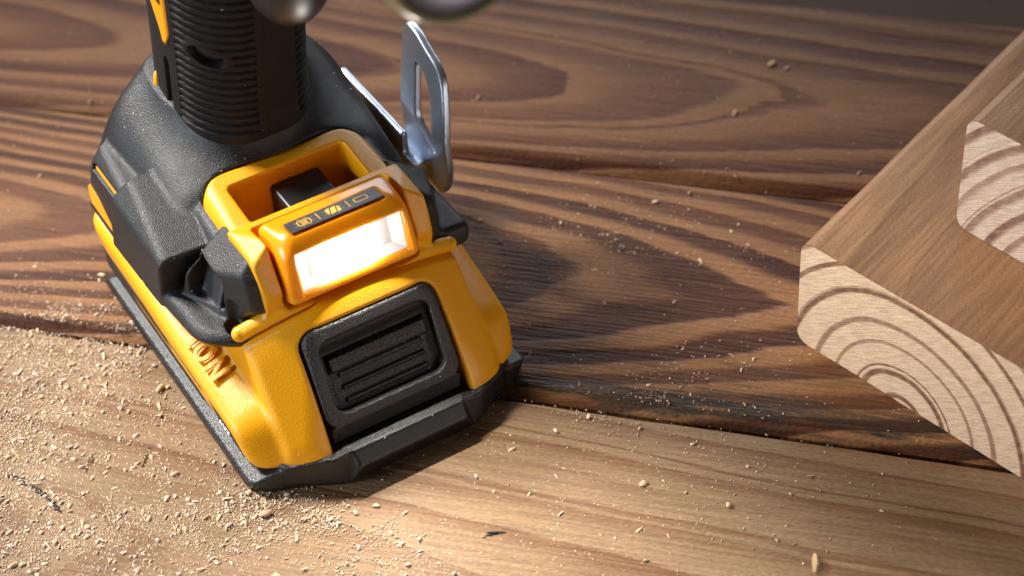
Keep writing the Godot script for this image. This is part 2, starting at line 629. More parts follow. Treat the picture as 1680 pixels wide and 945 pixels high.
func base_sdf(p: Vector3) -> float:
	var q := Vector3(absf(p.x), p.y, p.z)
	var d := hull(q, base_planes, 0.9)
	var top := lerpf(10.9, 5.3, smoothstep(2.0, 16.0, p.z))
	top += smoothstep(44.0, 50.0, p.z) * 0.30 * clampf(36.5 - q.x, 0.0, 8.0)
	d = smax(d, (p.y - top) * 0.9, 0.7)
	if p.z > 28.0:
		var fr := hull(q, front_planes, 0.9)
		fr = smax(fr, (p.y - 7.6 - 0.22 * clampf(28.0 - q.x, 0.0, 7.0) - 0.5 * smoothstep(20.0, 15.0, q.x)) * 0.9, 0.6)
		d = smin(d, fr, 0.7)
	# hollow below the middle of the front, so that it stands on two feet
	d = smax(d, -rbox(p, Vector3(0, 0, 62), Vector3(13.5, 0.9, 9), 0.4), 0.5)
	# faceted bumper across the front
	if p.z > 44.0:
		d = smin(d, hull(q, bumper_planes, 0.6), 0.8)
	return d

func grip_centre(y: float) -> float:
	return -18.0 + (y - 58.0) * 0.225

func overmold_sdf(p: Vector3) -> float:
	var q := Vector3(absf(p.x), p.y, p.z)
	var d := hull(q, foot_planes, 7.0)
	# neck that runs up into the grip
	if p.y > 38.0:
		var gl := (Vector2(p.x / 16.0, (p.z - grip_centre(p.y)) / 20.6).length() - 1.0) * 16.0
		d = smin(d, smax(gl, p.y - 62.0, 1.0), 9.0)
	# the neck gives way to the lamp housing
	if q.x < 34.0 and p.z > -12.0:
		d = smax(d, -hull(q, rim_planes, 2.4) + 0.3, 0.8)
		d = smax(d, -hull(q, hood_planes, 1.0) + 0.3, 0.8)
	# rear side blocks
	if p.x < -12.0 and p.z < 14.0:
		var blk := hull(q, block_planes, 1.1)
		if p.x < 0.0:
			blk = smax(blk, -rbox(q, Vector3(36.0, 45.4, -17.5), Vector3(2.4, 0.9, 8.5), 0.7), 0.4)
		d = smin(d, blk, 0.9)
	if q.x > 12.0 and q.x < 36.0 and p.z > -10.0:
		d = smin(d, hull(q, rib_planes, 0.8), 1.2)
	# bumper walls either side of the lamp housing
	if q.x > 9.0 and p.z > 4.0:
		var wall := hull(q, wall_planes, 0.7)
		if p.x < 0.0:
			d = smin(d, hull(q, low_planes, 3.4), 1.0)
			# bite out of the wall, and a hole behind it
			wall = smax(wall, -rbox(q, Vector3(29.6, 41.0, 24.5), Vector3(6.6, 5.2, 5.2), 1.4), 0.6)
			d = smin(d, wall, 0.8)
			if p.z > 16.0:
				d = smax(d, -rbox(q, Vector3(27.4, 36.0, 33.2), Vector3(1.7, 4.6, 2.4), 1.4), 0.5)
		else:
			d = smin(d, wall, 0.8)
			d = smin(d, rbox(q, Vector3(27.5, 33, 22), Vector3(7, 3.4, 13), 2.5), 2.0)
	if p.x < -12.0 and p.z > -24.0 and p.z < 30.0:
		d = smin(d, hull(q, lump_planes, 1.0), 0.7)
	return d

func hook_sdf(p: Vector3) -> float:
	# sheet steel: an upright loop that stands off the foot, bent in below to a plate screwed to its side
	var face := absf(p.x - 42.0 - 0.20 * maxf(0.0, p.y - 40.0) - 0.012 * (p.z - 2.0) * (p.z - 2.0) * 0.3) * 0.96 - 1.0
	var d := smax(face, hull(p, hook_planes, 3.5), 0.5)
	var slot := hull(p, [P(Vector3(0, 1, 0.2), Vector3(0, 54.2, -5)), P(Vector3(0, 0.75, 0.66), Vector3(0, 52.0, -0.5)), P(Vector3(0, 0.22, 1), Vector3(0, 46, 2.6)), P(Vector3(0, -0.2, -1), Vector3(0, 46, -5.4)), P(Vector3(0, -0.8, -0.5), Vector3(0, 36.8, 0))], 1.6)
	d = smax(d, -slot, 0.5)
	var arm := absf(p.y - 27.2 - 0.35 * (p.x - 42.0) * minf(0.0, p.x - 42.0) * 0.25) * 0.8 - 0.9
	arm = smax(arm, rbox(p, Vector3(40.0, 29.0, -8.0), Vector3(3.6, 6.0, 8.5), 2.0), 0.5)
	d = smin(d, arm, 3.4)
	var plate := rbox(p, Vector3(37.2, 32.0, -20.0), Vector3(1.0, 5.6, 17.0), 0.8)
	d = smin(d, plate, 1.6)
	return d

func bar_sdf(q: Vector3, r: float) -> float:
	var t := clampf(q.x, 0.0, 27.4) / 27.7
	var c := Vector3(clampf(q.x, 0.0, 27.4), 42.2 - 8.6 * t * t, 42.4 - 6.4 * t * t)
	return ((q - c).length() - r) * 0.85

func housing_sdf(p: Vector3) -> float:
	var q := Vector3(absf(p.x), p.y, p.z)
	var rim := hull(q, rim_planes, 1.8)
	var d := smin(rim, hull(q, hood_planes, 0.7), 1.0)
	d = smin(d, bar_sdf(q, 1.9), 1.0)
	# cavity for the selector
	d = smax(d, -rbox(q, Vector3(0, 52, 16.2), Vector3(15.2, 13, 6.9), 1.6), 0.7)
	# pocket for the lamp
	d = smax(d, -rbox(q, Vector3(0, 60, 46.4), Vector3(17.2, 20.4, 20), 1.2), 0.5)
	return d

func bezel_sdf(p: Vector3) -> float:
	var q := Vector3(absf(p.x), p.y, p.z)
	var d := hull(q, bezel_planes, 1.7)
	d = smax(d, -rbox(p, Vector3(0, 58.2, 35.4), Vector3(11.8, 1.9, 2.75), 0.5), 0.5)
	var zz := p.z + 0.2 * (p.y - 48.8)
	d = smax(d, -rbox(Vector3(p.x, p.y, zz), Vector3(0.6, 48.8, 44), Vector3(13.4, 5.0, 6), 0.6), 0.4)
	# splayed frame round the window
	var sp := maxf(absf(p.x - 0.6) - 13.0 - (zz - 41.4) * 0.75, absf(p.y - 48.8) - 4.7 - (zz - 41.4) * 0.6) * 0.8
	d = smax(d, -maxf(sp, 41.2 - zz), 0.3)
	return d

# ------------------------------------------------------------------ scene
func _ready() -> void:
	var t0 := Time.get_ticks_msec()
	# camera: fitted to the photograph, 16 degree lens half a metre from the drill
	var cam := Camera3D.new()
	cam.name = "camera"
	cam.projection = Camera3D.PROJECTION_FRUSTUM
	cam.near = 0.02
	cam.far = 20.0
	cam.size = 2.0 * 0.02 * 472.5 / 3352.04
	var pitch := deg_to_rad(42.1653)
	var yaw := deg_to_rad(28.0826)
	var roll := deg_to_rad(-4.3017)
	var fw := Vector3(sin(yaw) * cos(pitch), -sin(pitch), -cos(yaw) * cos(pitch))
	var rt := Vector3(cos(yaw), 0, sin(yaw))
	var up := rt.cross(fw)
	var r2 := rt * cos(roll) + up * sin(roll)
	var u2 := -rt * sin(roll) + up * cos(roll)
	cam.transform = Transform3D(Basis(r2, u2, -fw), Vector3(-132.3015, 349.4394, 365.418) * MM)
	var ca := CameraAttributesPhysical.new()
	ca.frustum_focal_length = 85.0
	ca.frustum_focus_distance = 0.475
	ca.exposure_aperture = 15.0
	cam.attributes = ca
	add_child(cam)
	cam.projection = Camera3D.PROJECTION_FRUSTUM
	cam.size = 2.0 * 0.02 * 472.5 / 3352.04
	cam.near = 0.02
	cam.far = 20.0
	cam.current = true

	var env := Environment.new()
	env.background_mode = Environment.BG_COLOR
	env.background_color = Color(0.085, 0.088, 0.10)
	env.background_energy_multiplier = 1.0
	env.tonemap_mode = Environment.TONE_MAPPER_LINEAR
	env.tonemap_exposure = 1.0
	env.sdfgi_enabled = true
	env.ssao_enabled = true
	env.ssil_enabled = true
	var we := WorldEnvironment.new()
	we.name = "studio"
	we.environment = env
	add_child(we)

	# studio lamps, all outside the frame: key from behind on the left, soft fill low in front on the right, cool strip above
	var key := SpotLight3D.new()
	key.name = "key_lamp"
	key.light_energy = 1.85
	key.light_color = Color(1.0, 0.985, 0.965)
	key.light_size = 0.10
	key.spot_angle = 16.5
	key.spot_angle_attenuation = 1.0
	key.spot_range = 6.0
	key.shadow_enabled = true
	add_child(key)
	key.look_at_from_position(Vector3(-303, 590, -455) * MM, Vector3(-40, 0, 40) * MM, Vector3.UP)
	lamp("fill_lamp", Vector3(250, 80, 660), Vector3(20, 10, 40), Vector2(0.6, 0.3), 0.17, Color(1.0, 0.97, 0.94))
	lamp("side_lamp", Vector3(-700, 220, -60), Vector3(0, 10, 40), Vector2(0.24, 0.24), 0.42, Color(0.91, 0.955, 1.0))
	lamp("back_lamp", Vector3(420, 330, -640), Vector3(90, 0, 0), Vector2(0.7, 0.25), 0.36, Color(0.96, 0.975, 1.0))

	make_materials()
	set_planes()
	build_table()
	build_boards()
	print("wood ", Time.get_ticks_msec() - t0)
	build_drill()
	print("drill ", Time.get_ticks_msec() - t0)
	build_dust()
	print("all ", Time.get_ticks_msec() - t0)

func lamp(called: String, at: Vector3, towards: Vector3, size: Vector2, energy: float, colour: Color) -> void:
	var l := AreaLight3D.new()
	l.name = called
	l.area_size = size
	l.light_energy = energy
	l.light_color = colour
	l.shadow_enabled = true
	l.area_range = 6.0
	add_child(l)
	l.look_at_from_position(at * MM, towards * MM, Vector3.UP)

func make_materials() -> void:
	var pebble := grain_texture(0.035, 7, false)
	var pebble2 := grain_texture(0.05, 19, false)
	M.yellow = plastic(Color(0.90, 0.62, 0.02), 0.36, pebble, 0.008, 7.5)
	M.yellow_smooth = plastic(Color(0.92, 0.60, 0.03), 0.32)
	M.rubber = plastic(Color(0.10, 0.098, 0.102), 0.44, pebble, 0.014, 6.5, 0.5)
	M.grip = plastic(Color(0.10, 0.088, 0.08), 0.62, pebble2, 0.010, 10.0, 0.35)
	M.black = plastic(Color(0.105, 0.105, 0.115), 0.40, pebble, 0.022, 7.5, 0.55)
	M.base = plastic(Color(0.065, 0.065, 0.07), 0.34, pebble, 0.010, 6.0, 0.52)
	M.gloss = plastic(Color(0.055, 0.055, 0.07), 0.42)
	M.slider = plastic(Color(0.12, 0.12, 0.125), 0.40)
	M.print_black = plastic(Color(0.09, 0.085, 0.08), 0.5)
	M.label = plastic(Color(0.20, 0.20, 0.20), 0.42, pebble2, 0.008, 8.0)
	M.gold = plastic(Color(0.86, 0.66, 0.26), 0.5)
	M.white = plastic(Color(0.93, 0.94, 0.95), 0.3)
	M.bezel = plastic(Color(0.95, 0.58, 0.05), 0.28)
	M.bezel.subsurf_scatter_enabled = true
	M.bezel.subsurf_scatter_strength = 0.25
	var metal := StandardMaterial3D.new()
	metal.albedo_color = Color(0.66, 0.70, 0.76)
	metal.metallic = 0.9
	metal.roughness = 0.36
	metal.heightmap_enabled = true
	metal.heightmap_texture = pebble2
	metal.heightmap_scale = 0.001
	metal.uv1_triplanar = true
	metal.uv1_scale = Vector3.ONE * 40.0
	M.metal = metal
	var steel := metal.duplicate()
	steel.albedo_color = Color(0.40, 0.39, 0.42)
	steel.roughness = 0.4
	M.steel = steel
	var led := StandardMaterial3D.new()
	led.albedo_color = Color(1, 1, 1)
	led.emission_enabled = true
	led.emission = Color(1.0, 1.0, 0.98)
	led.emission_energy_multiplier = 42.0
	M.led = led
	var lens := StandardMaterial3D.new()
	lens.albedo_color = Color(1, 1, 1, 0.08)
	lens.transparency = BaseMaterial3D.TRANSPARENCY_ALPHA
	lens.roughness = 0.06
	M.lens = lens
	M.dust = plastic(Color(1, 1, 1), 0.85)
	M.dust.vertex_color_use_as_albedo = true
	var ly := plastic(Color(0.55, 0.51, 0.36), 0.35)
	M.lens_yellow = ly
	M.dust_dark = plastic(Color(0.66, 0.47, 0.30), 0.85)

# ------------------------------------------------------------------ wood
func plank_mesh(length: float, width: float, thick: float, r: float, x0: float, seed_: int) -> ArrayMesh:
	# runs along its own x from x0; the section has rounded upper edges; texture u along, v across the top
	var prof: Array[Vector2] = []
	var hw := width / 2
	for q in [[-hw, -thick], [-hw, -r], [-hw + 0.02, -r + 0.05], [-hw + r * 0.5, -r * 0.5], [-hw + r - 0.25, -0.3], [-hw + r + 0.1, -0.08], [-hw + r + 0.6, 0.0]]:
		prof.append(Vector2(q[0], q[1]))
	for k in 13:
		prof.append(Vector2(lerpf(-hw + r + 2.0, hw - r - 2.0, k / 12.0), 0.0))
	for q in [[hw - r - 0.6, 0.0], [hw - r - 0.1, -0.08], [hw - r + 0.25, -0.3], [hw - r * 0.5, -r * 0.5], [hw - 0.02, -r + 0.05], [hw, -r], [hw, -thick]]:
		prof.append(Vector2(q[0], q[1]))
	var nn := noise(FastNoiseLite.TYPE_SIMPLEX_SMOOTH, 0.02, seed_, 3)
	var nu := 120
	var m := grid_mesh(nu, prof.size(), func(i: int, j: int) -> Vector3:
		var q: Vector2 = prof[j]
		var x := x0 + length * i / (nu - 1.0)
		var wob := nn.get_noise_2d(x, q.x * 0.6)
		var edge := smoothstep(width / 2 - 8.0, width / 2, absf(q.x))
		return Vector3(x, q.y + wob * 0.35 * (1.0 if q.y > -r - 0.1 else 0.0) - edge * absf(wob) * 0.5, q.x + wob * 0.4 * edge), false, false)
	# lay the texture flat over the top
	var a := m.surface_get_arrays(0)
	var v: PackedVector3Array = a[Mesh.ARRAY_VERTEX]
	var uv: PackedVector2Array = a[Mesh.ARRAY_TEX_UV]
	for k in v.size():
		uv[k] = Vector2((v[k].x / MM - x0) / length, clampf((v[k].z / MM) / width + 0.5, 0.002, 0.998))
	a[Mesh.ARRAY_TEX_UV] = uv
	var out := ArrayMesh.new()
	out.add_surface_from_arrays(Mesh.PRIMITIVE_TRIANGLES, a)
	return out

func build_table() -> void:
	var pale := Color(0.52, 0.42, 0.315)
	var brown := Color(0.225, 0.098, 0.048)
	var black := Color(0.17, 0.155, 0.15)
	var lx := 480.0
	var x0 := -190.0
	# v runs across each plank from its far edge; planks are numbered from the back
	var early := Color(0.475, 0.33, 0.21)
	var jobs := [
		{"seed": 11, "w": 2048, "h": 512, "lx": lx, "ly": PLANK_W, "x0": x0, "y0": -PLANK_W / 2, "v0": 6.0, "h0": 30.0, "slope": 0.10, "period": 6.2, "light": early, "dark": brown, "relief": 0.10, "duty": 1.8, "depth": 0.8},
		{"seed": 23, "w": 2048, "h": 512, "lx": lx, "ly": PLANK_W, "x0": x0, "y0": -PLANK_W / 2, "v0": 8.5, "lean": -0.02, "h0": 29.2, "slope": 0.088, "period": 5.6, "light": early, "dark": brown, "relief": 0.12, "duty": 1.3, "depth": 1.15, "band": 0.35, "jit": 0.15},
		{"seed": 37, "w": 2048, "h": 512, "lx": lx, "ly": PLANK_W, "x0": x0, "y0": -PLANK_W / 2, "v0": 4.0, "lean": -0.02, "h0": 36.3, "slope": 0.112, "period": 4.1, "light": Color(0.51, 0.36, 0.235), "dark": Color(0.205, 0.095, 0.05), "relief": 0.12, "duty": 1.1, "depth": 1.15, "band": 0.8, "jit": 0.0,
			"stains": [[85.0, 40.0, 75.0, 3.6, black, 0.85], [140.0, 37.0, 60.0, 4.5, black, 0.55], [62.0, 28.0, 40.0, 3.0, black, 0.35], [40.0, -20.0, 7.0, 5.0, black, 0.4], [150.0, 26.0, 40.0, 2.5, black, 0.3]]},
		{"seed": 53, "w": 2048, "h": 512, "lx": lx, "ly": PLANK_W, "x0": x0, "y0": -PLANK_W / 2, "v0": 24.0, "lean": 0.01, "h0": 44.0, "slope": 0.06, "period": 6.2, "light": pale, "dark": Color(0.36, 0.225, 0.13), "relief": 0.08, "duty": 2.6, "depth": 1.0,
			"cracks": [[-50.0, 5.0, -42.6, 7.9, 0.5, Color(0.10, 0.075, 0.07)], [-42.6, 7.9, -36.7, 10.7, 0.7, Color(0.10, 0.075, 0.07)], [-36.7, 10.7, -31.0, 15.0, 0.5, Color(0.10, 0.075, 0.07)], [-30.8, -4.4, -30.6, 1.6, 0.7, Color(0.33, 0.22, 0.14)], [-18.6, -8.8, -17.8, -3.0, 0.35, Color(0.28, 0.18, 0.11)], [66.8, 2.3, 69.2, 0.2, 0.2, Color(0.08, 0.06, 0.05)]]},
		{"seed": 71, "w": 2048, "h": 512, "lx": lx, "ly": PLANK_W, "x0": x0, "y0": -PLANK_W / 2, "v0": 4.0, "h0": 40.0, "slope": 0.05, "period": 6.0, "light": pale, "dark": Color(0.47, 0.33, 0.215), "relief": 0.12, "duty": 3.0, "depth": 0.8},
	]
	# the two offcuts: top, end and side of each
	var b_top := {"seed": 91, "w": 1024, "h": 1024, "lx": 330.0, "ly": 100.0, "x0": 0.0, "y0": 0.0, "v0": 62.0, "h0": 26.0, "slope": -0.05, "period": 9.0, "light": Color(0.60, 0.455, 0.325), "dark": Color(0.39, 0.255, 0.17), "relief": 0.02, "duty": 1.2, "depth": 0.9, "rough": 0.5,
		"stains": [[20.0, 6.0, 60.0, 5.0, Color(0.22, 0.19, 0.17), 0.55], [40.0, 24.0, 8.0, 2.0, black, 0.5]]}
	var b_end := {"seed": 97, "w": 1024, "h": 384, "lx": 100.0, "ly": 32.0, "x0": 0.0, "y0": 0.0, "end": true, "v0": 33.0, "h0": 36.0, "slope": 0.0, "period": 7.0, "light": Color(0.77, 0.66, 0.555), "dark": Color(0.36, 0.23, 0.16), "relief": 0.012, "duty": 6.0, "jit": 0.12, "band": 1.0, "blo": 0.70, "bhi": 0.80, "depth": 1.0, "rough": 0.85, "saw": 0.10}
	var c_top := b_top.duplicate()
	c_top.merge({"seed": 103, "v0": 20.0, "light": Color(0.60, 0.47, 0.345), "dark": Color(0.38, 0.26, 0.18)}, true)
	var c_end := b_end.duplicate()
	c_end.merge({"seed": 107, "v0": 52.0, "h0": 52.0, "period": 5.4, "duty": 2.0, "light": Color(0.75, 0.66, 0.585), "dark": Color(0.42, 0.29, 0.235), "blo": 0.45, "bhi": 0.75}, true)
	jobs.append_array([b_top, b_end, c_top, c_end])
	var mats := wood_materials(jobs)
	M.board = mats.slice(5)
	var top := Node3D.new()
	top.name = "tabletop"
	top.set_meta("kind", "structure")
	add_child(top)
	top.rotation.y = -SEAM_TURN
	var dark := begin()
	for k in range(1, 5):
		var centre := SEAM_AT + PLANK_W * (k - 1.5)
		var o := part("plank", plank_mesh(lx, PLANK_W - 1.0, 22.0, 2.8, x0, 5 + k), mats[k], top)
		o.position = Vector3(0, 0, centre) * MM
	# dark floor of the room below and behind the table
	var fl := PlaneMesh.new()
	fl.size = Vector2(6, 6)
	var f := part("floor", fl, plastic(Color(0.30, 0.22, 0.17), 0.8), self)
	f.set_meta("kind", "structure")
	f.position = Vector3(0, -0.22, 0)

func board_mesh(length: float, width: float, thick: float, r: float, skew: float) -> Array:
	# its near end is at x = 0 with the left lower corner at the origin; it runs back along -z, across along +x
	# three meshes would part the wood, so: one mesh, two surfaces (sides and top, then the sawn end)
	var prof: Array[Vector2] = []
	for c in [[Vector2(r, r), PI, 1.5 * PI], [Vector2(width - r, r), 1.5 * PI, TAU], [Vector2(width - r, thick - r), 0.0, 0.5 * PI], [Vector2(r, thick - r), 0.5 * PI, PI]]:
		for k in 7:
			var a: float = lerpf(c[1], c[2], k / 6.0)
			prof.append(c[0] + Vector2(cos(a), sin(a)) * r)
	var np := prof.size()
	var nz := 40
	var nn := noise(FastNoiseLite.TYPE_SIMPLEX_SMOOTH, 0.03, 4, 3)
	var body := grid_mesh(np + 1, nz, func(i: int, j: int) -> Vector3:
		var q: Vector2 = prof[i % np]
		var z := -length * j / (nz - 1.0)
		var w := nn.get_noise_2d(z, q.x * 0.5 + q.y)
		return Vector3(q.x + w * 0.4 * minf(1.0, -z / 15.0), q.y + w * 0.15 * minf(1.0, -z / 15.0), z - skew * q.x * (1.0 - j / (nz - 1.0)) + (nn.get_noise_2d(q.x * 6.0, q.y * 6.0) * 0.25 if j == 0 else 0.0)), true, false)
	var a := body.surface_get_arrays(0)
	var v: PackedVector3Array = a[Mesh.ARRAY_VERTEX]
	var uv: PackedVector2Array = a[Mesh.ARRAY_TEX_UV]
	for k in v.size():
		var p := v[k] / MM
		uv[k] = Vector2(-p.z / length * 0.9 + 0.05, (p.x + (thick - p.y) * (1.0 if p.x > width / 2 else -1.0)) / width * 0.6 + 0.3)
	a[Mesh.ARRAY_TEX_UV] = uv
	var st := begin()
	var cx := width / 2
	for k in np:
		var p0 := prof[k]
		var p1 := prof[(k + 1) % np]
		for q in [Vector2(cx, thick / 2), p1, p0]:
			st.set_normal(Vector3(skew, 0, 1).normalized())
			st.set_uv(Vector2(q.x / 100.0, 1.0 - q.y / 32.0))
			st.add_vertex(Vector3(q.x, q.y, -skew * q.x + 0.02) * MM)
	var out := ArrayMesh.new()
	out.add_surface_from_arrays(Mesh.PRIMITIVE_TRIANGLES, a)
	var end := st.commit()
	return [out, end]

func build_boards() -> void:
	var g := "offcuts stacked at the right"
	var lower := thing("wood_board", "lower of two stacked pine offcuts, with arched growth rings on its sawn end", "board", Vector3(97.6, 0.0, 80.4), g)
	var m := board_mesh(260.0, 89.0, 32.0, 3.6, 0.0)
	# across runs along (0.2, 0, 0.98); the board runs away to the back right
	var across := Vector3(0.215, 0, 0.977).normalized()
	var along := Vector3(0.94, 0, -0.342).normalized()
	lower.basis = Basis(across, Vector3.UP, -along)
	part("plank_body", m[0], M.board[0], lower)
	part("end_grain", m[1], M.board[1], lower, "pale sawn end with dark arched rings")
	var upper := thing("wood_board", "upper pine offcut lying on the other, its pinkish sawn end set back", "board", Vector3(130.2, 32.2, 96.6), g)
	var m2 := board_mesh(220.0, 89.0, 32.0, 3.4, 0.0)
	upper.basis = Basis(Vector3(0.2, 0, 0.98).normalized(), Vector3.UP, -Vector3(0.945, 0, -0.328).normalized())
	part("plank_body", m2[0], M.board[2], upper)
	part("end_grain", m2[1], M.board[3], upper, "pinkish sawn end with slanting rings")

# ------------------------------------------------------------------ drill
func build_drill() -> void:
	var t := thing("cordless_drill", "yellow and black cordless drill standing on its battery with its front lamp lit", "cordless drill")
	var battery := part("battery_case", sdf_mesh(case_sdf, Vector3(-39, 3, -45), Vector3(39, 46, 62), 0.65), M.yellow, t)
	part("release_button", sdf_mesh(button_sdf, Vector3(-20, 3, 40), Vector3(20, 42, 63), 0.45), M.black, battery, "black release button with a ribbed thumb rest")
	part("battery_base", sdf_mesh(base_sdf, Vector3(-39, -2, -46), Vector3(39, 13, 67), 0.6), M.base, battery, "black battery base")
	part("back_panel", sdf_mesh(func(p: Vector3): return rbox(p, Vector3(0, 12, -6), Vector3(35.6, 7, 31), 2.0), Vector3(-38, 2, -40), Vector3(38, 22, 28), 1.5), M.print_black, battery)
	print_marks(battery)
	var housing := part("lamp_housing", sdf_mesh(housing_sdf, Vector3(-31, 30, 1), Vector3(31, 59, 47), 0.5), M.yellow, t)
	part("mode_slider", sdf_mesh(slider_sdf, Vector3(-11, 36, 7), Vector3(13, 52, 25), 0.5), M.slider, housing, "black sliding switch")
	part("rubber_overmold", sdf_mesh(overmold_sdf, Vector3(-40, 27, -50), Vector3(40, 64, 42), 0.7), M.rubber, t)
	build_lamp(t)
	build_grip(t)
	part("belt_hook", sdf_mesh(hook_sdf, Vector3(34, 19, -39), Vector3(50, 71, 16), 0.45), M.metal, t, "bright bent steel hook")
	# yellow slip showing in the slot of the rubber, and a tab below it
	var slip := begin()
	flat_poly(slip, rect_pts(-17.5, 45.0, 15.5, 1.0), func(a: Vector2, h: float) -> Vector3: return Vector3(-34.6 - h, a.y, a.x), 0.4)
	part("side_insert", slip.commit(), M.yellow_smooth, t)
	var tab := begin()
	flat_poly(tab, PackedVector2Array([Vector2(-29, 32.0), Vector2(-17, 30.6), Vector2(-15.5, 31.6), Vector2(-16, 34.4), Vector2(-22, 37.2), Vector2(-28.5, 38.6), Vector2(-30, 37)]), func(a: Vector2, h: float) -> Vector3: return Vector3(-36.0 - h - (40.0 - a.y) * 0.06, a.y, a.x), 0.7)
	part("side_tab", tab.commit(), M.yellow_smooth, t)
	var words := part("moulded_name", text_mesh("DEWALT", 3.3, 0.12), M.print_black, t, "dark sunk letters")
	var ln := Vector3(-1, 0.04, 0.03).normalized()
	var la := (Vector3(0, -0.16, 1) - ln * ln.dot(Vector3(0, -0.16, 1))).normalized()
	words.transform = Transform3D(Basis(la, ln.cross(la).normalized(), ln), Vector3(-37.1, 39.4, 3.4) * MM)
	build_head(t)

func slider_sdf(p: Vector3) -> float:
	var d := rbox(p, Vector3(1.6, 42.5, 16.0), Vector3(6.4, 6.2, 6.4), 0.5)
	return smax(d, pl(p, Vector3(-0.75, 0.6, 0), Vector3(-4.3, 48.6, 16)), 0.4)

func print_marks(battery: Node) -> void:
	# lettering and stripes printed or moulded on the left of the battery
	var st := begin()
	var on_side := func(a: Vector2, h: float) -> Vector3: return Vector3(-36.62 - h + (15.0 - a.y) * 0.17, a.y, a.x)
	for k in 9:
		var z := -0.5 + 3.2 * k
		flat_poly(st, PackedVector2Array([Vector2(z, 16.2 - 0.15 * k), Vector2(z + 1.9, 15.9 - 0.15 * k), Vector2(z + 2.5, 14.9 - 0.15 * k), Vector2(z + 0.6, 15.2 - 0.15 * k)]), on_side, 0.08)
	flat_poly(st, PackedVector2Array([Vector2(31.2, 13.4), Vector2(37, 13.6), Vector2(42.5, 12.4), Vector2(46.5, 7.0), Vector2(46.0, 6.2), Vector2(34.0, 7.6)]), on_side, 0.08)
	flat_poly(st, PackedVector2Array([Vector2(-27, 18.6), Vector2(-4, 17.6), Vector2(6, 14.6), Vector2(8.5, 11.6), Vector2(-26, 11.4)]), on_side, 0.08)
	part("side_print", st.commit(), M.print_black, battery)
	var marks := text_mesh("20V", 2.6, 0.06)
	var o := part("side_letters", marks, M.white, battery)
	o.transform = Transform3D(Basis(Vector3(0, -0.1, 1).normalized(), Vector3(0.03, 1, 0.1).normalized(), Vector3(-1, 0.03, 0)).orthonormalized(), Vector3(-35.95, 10.3, 38.0) * MM)
	var ion := text_mesh("ION", 5.2, 0.6)
	# raised along the sloping shoulder, read from the drill's left
	var nl := Vector3(-0.36, 1, 0.24).normalized()
	var along := Vector3(0, 0, 1) - nl * nl.z
	along = along.normalized()
	var up := nl.cross(along).normalized()
	o = part("moulded_letters", ion, M.yellow, battery)
	o.transform = Transform3D(Basis(along, up, nl), (Vector3(-33.2, 22.35, 27.0) + nl * 0.25) * MM)

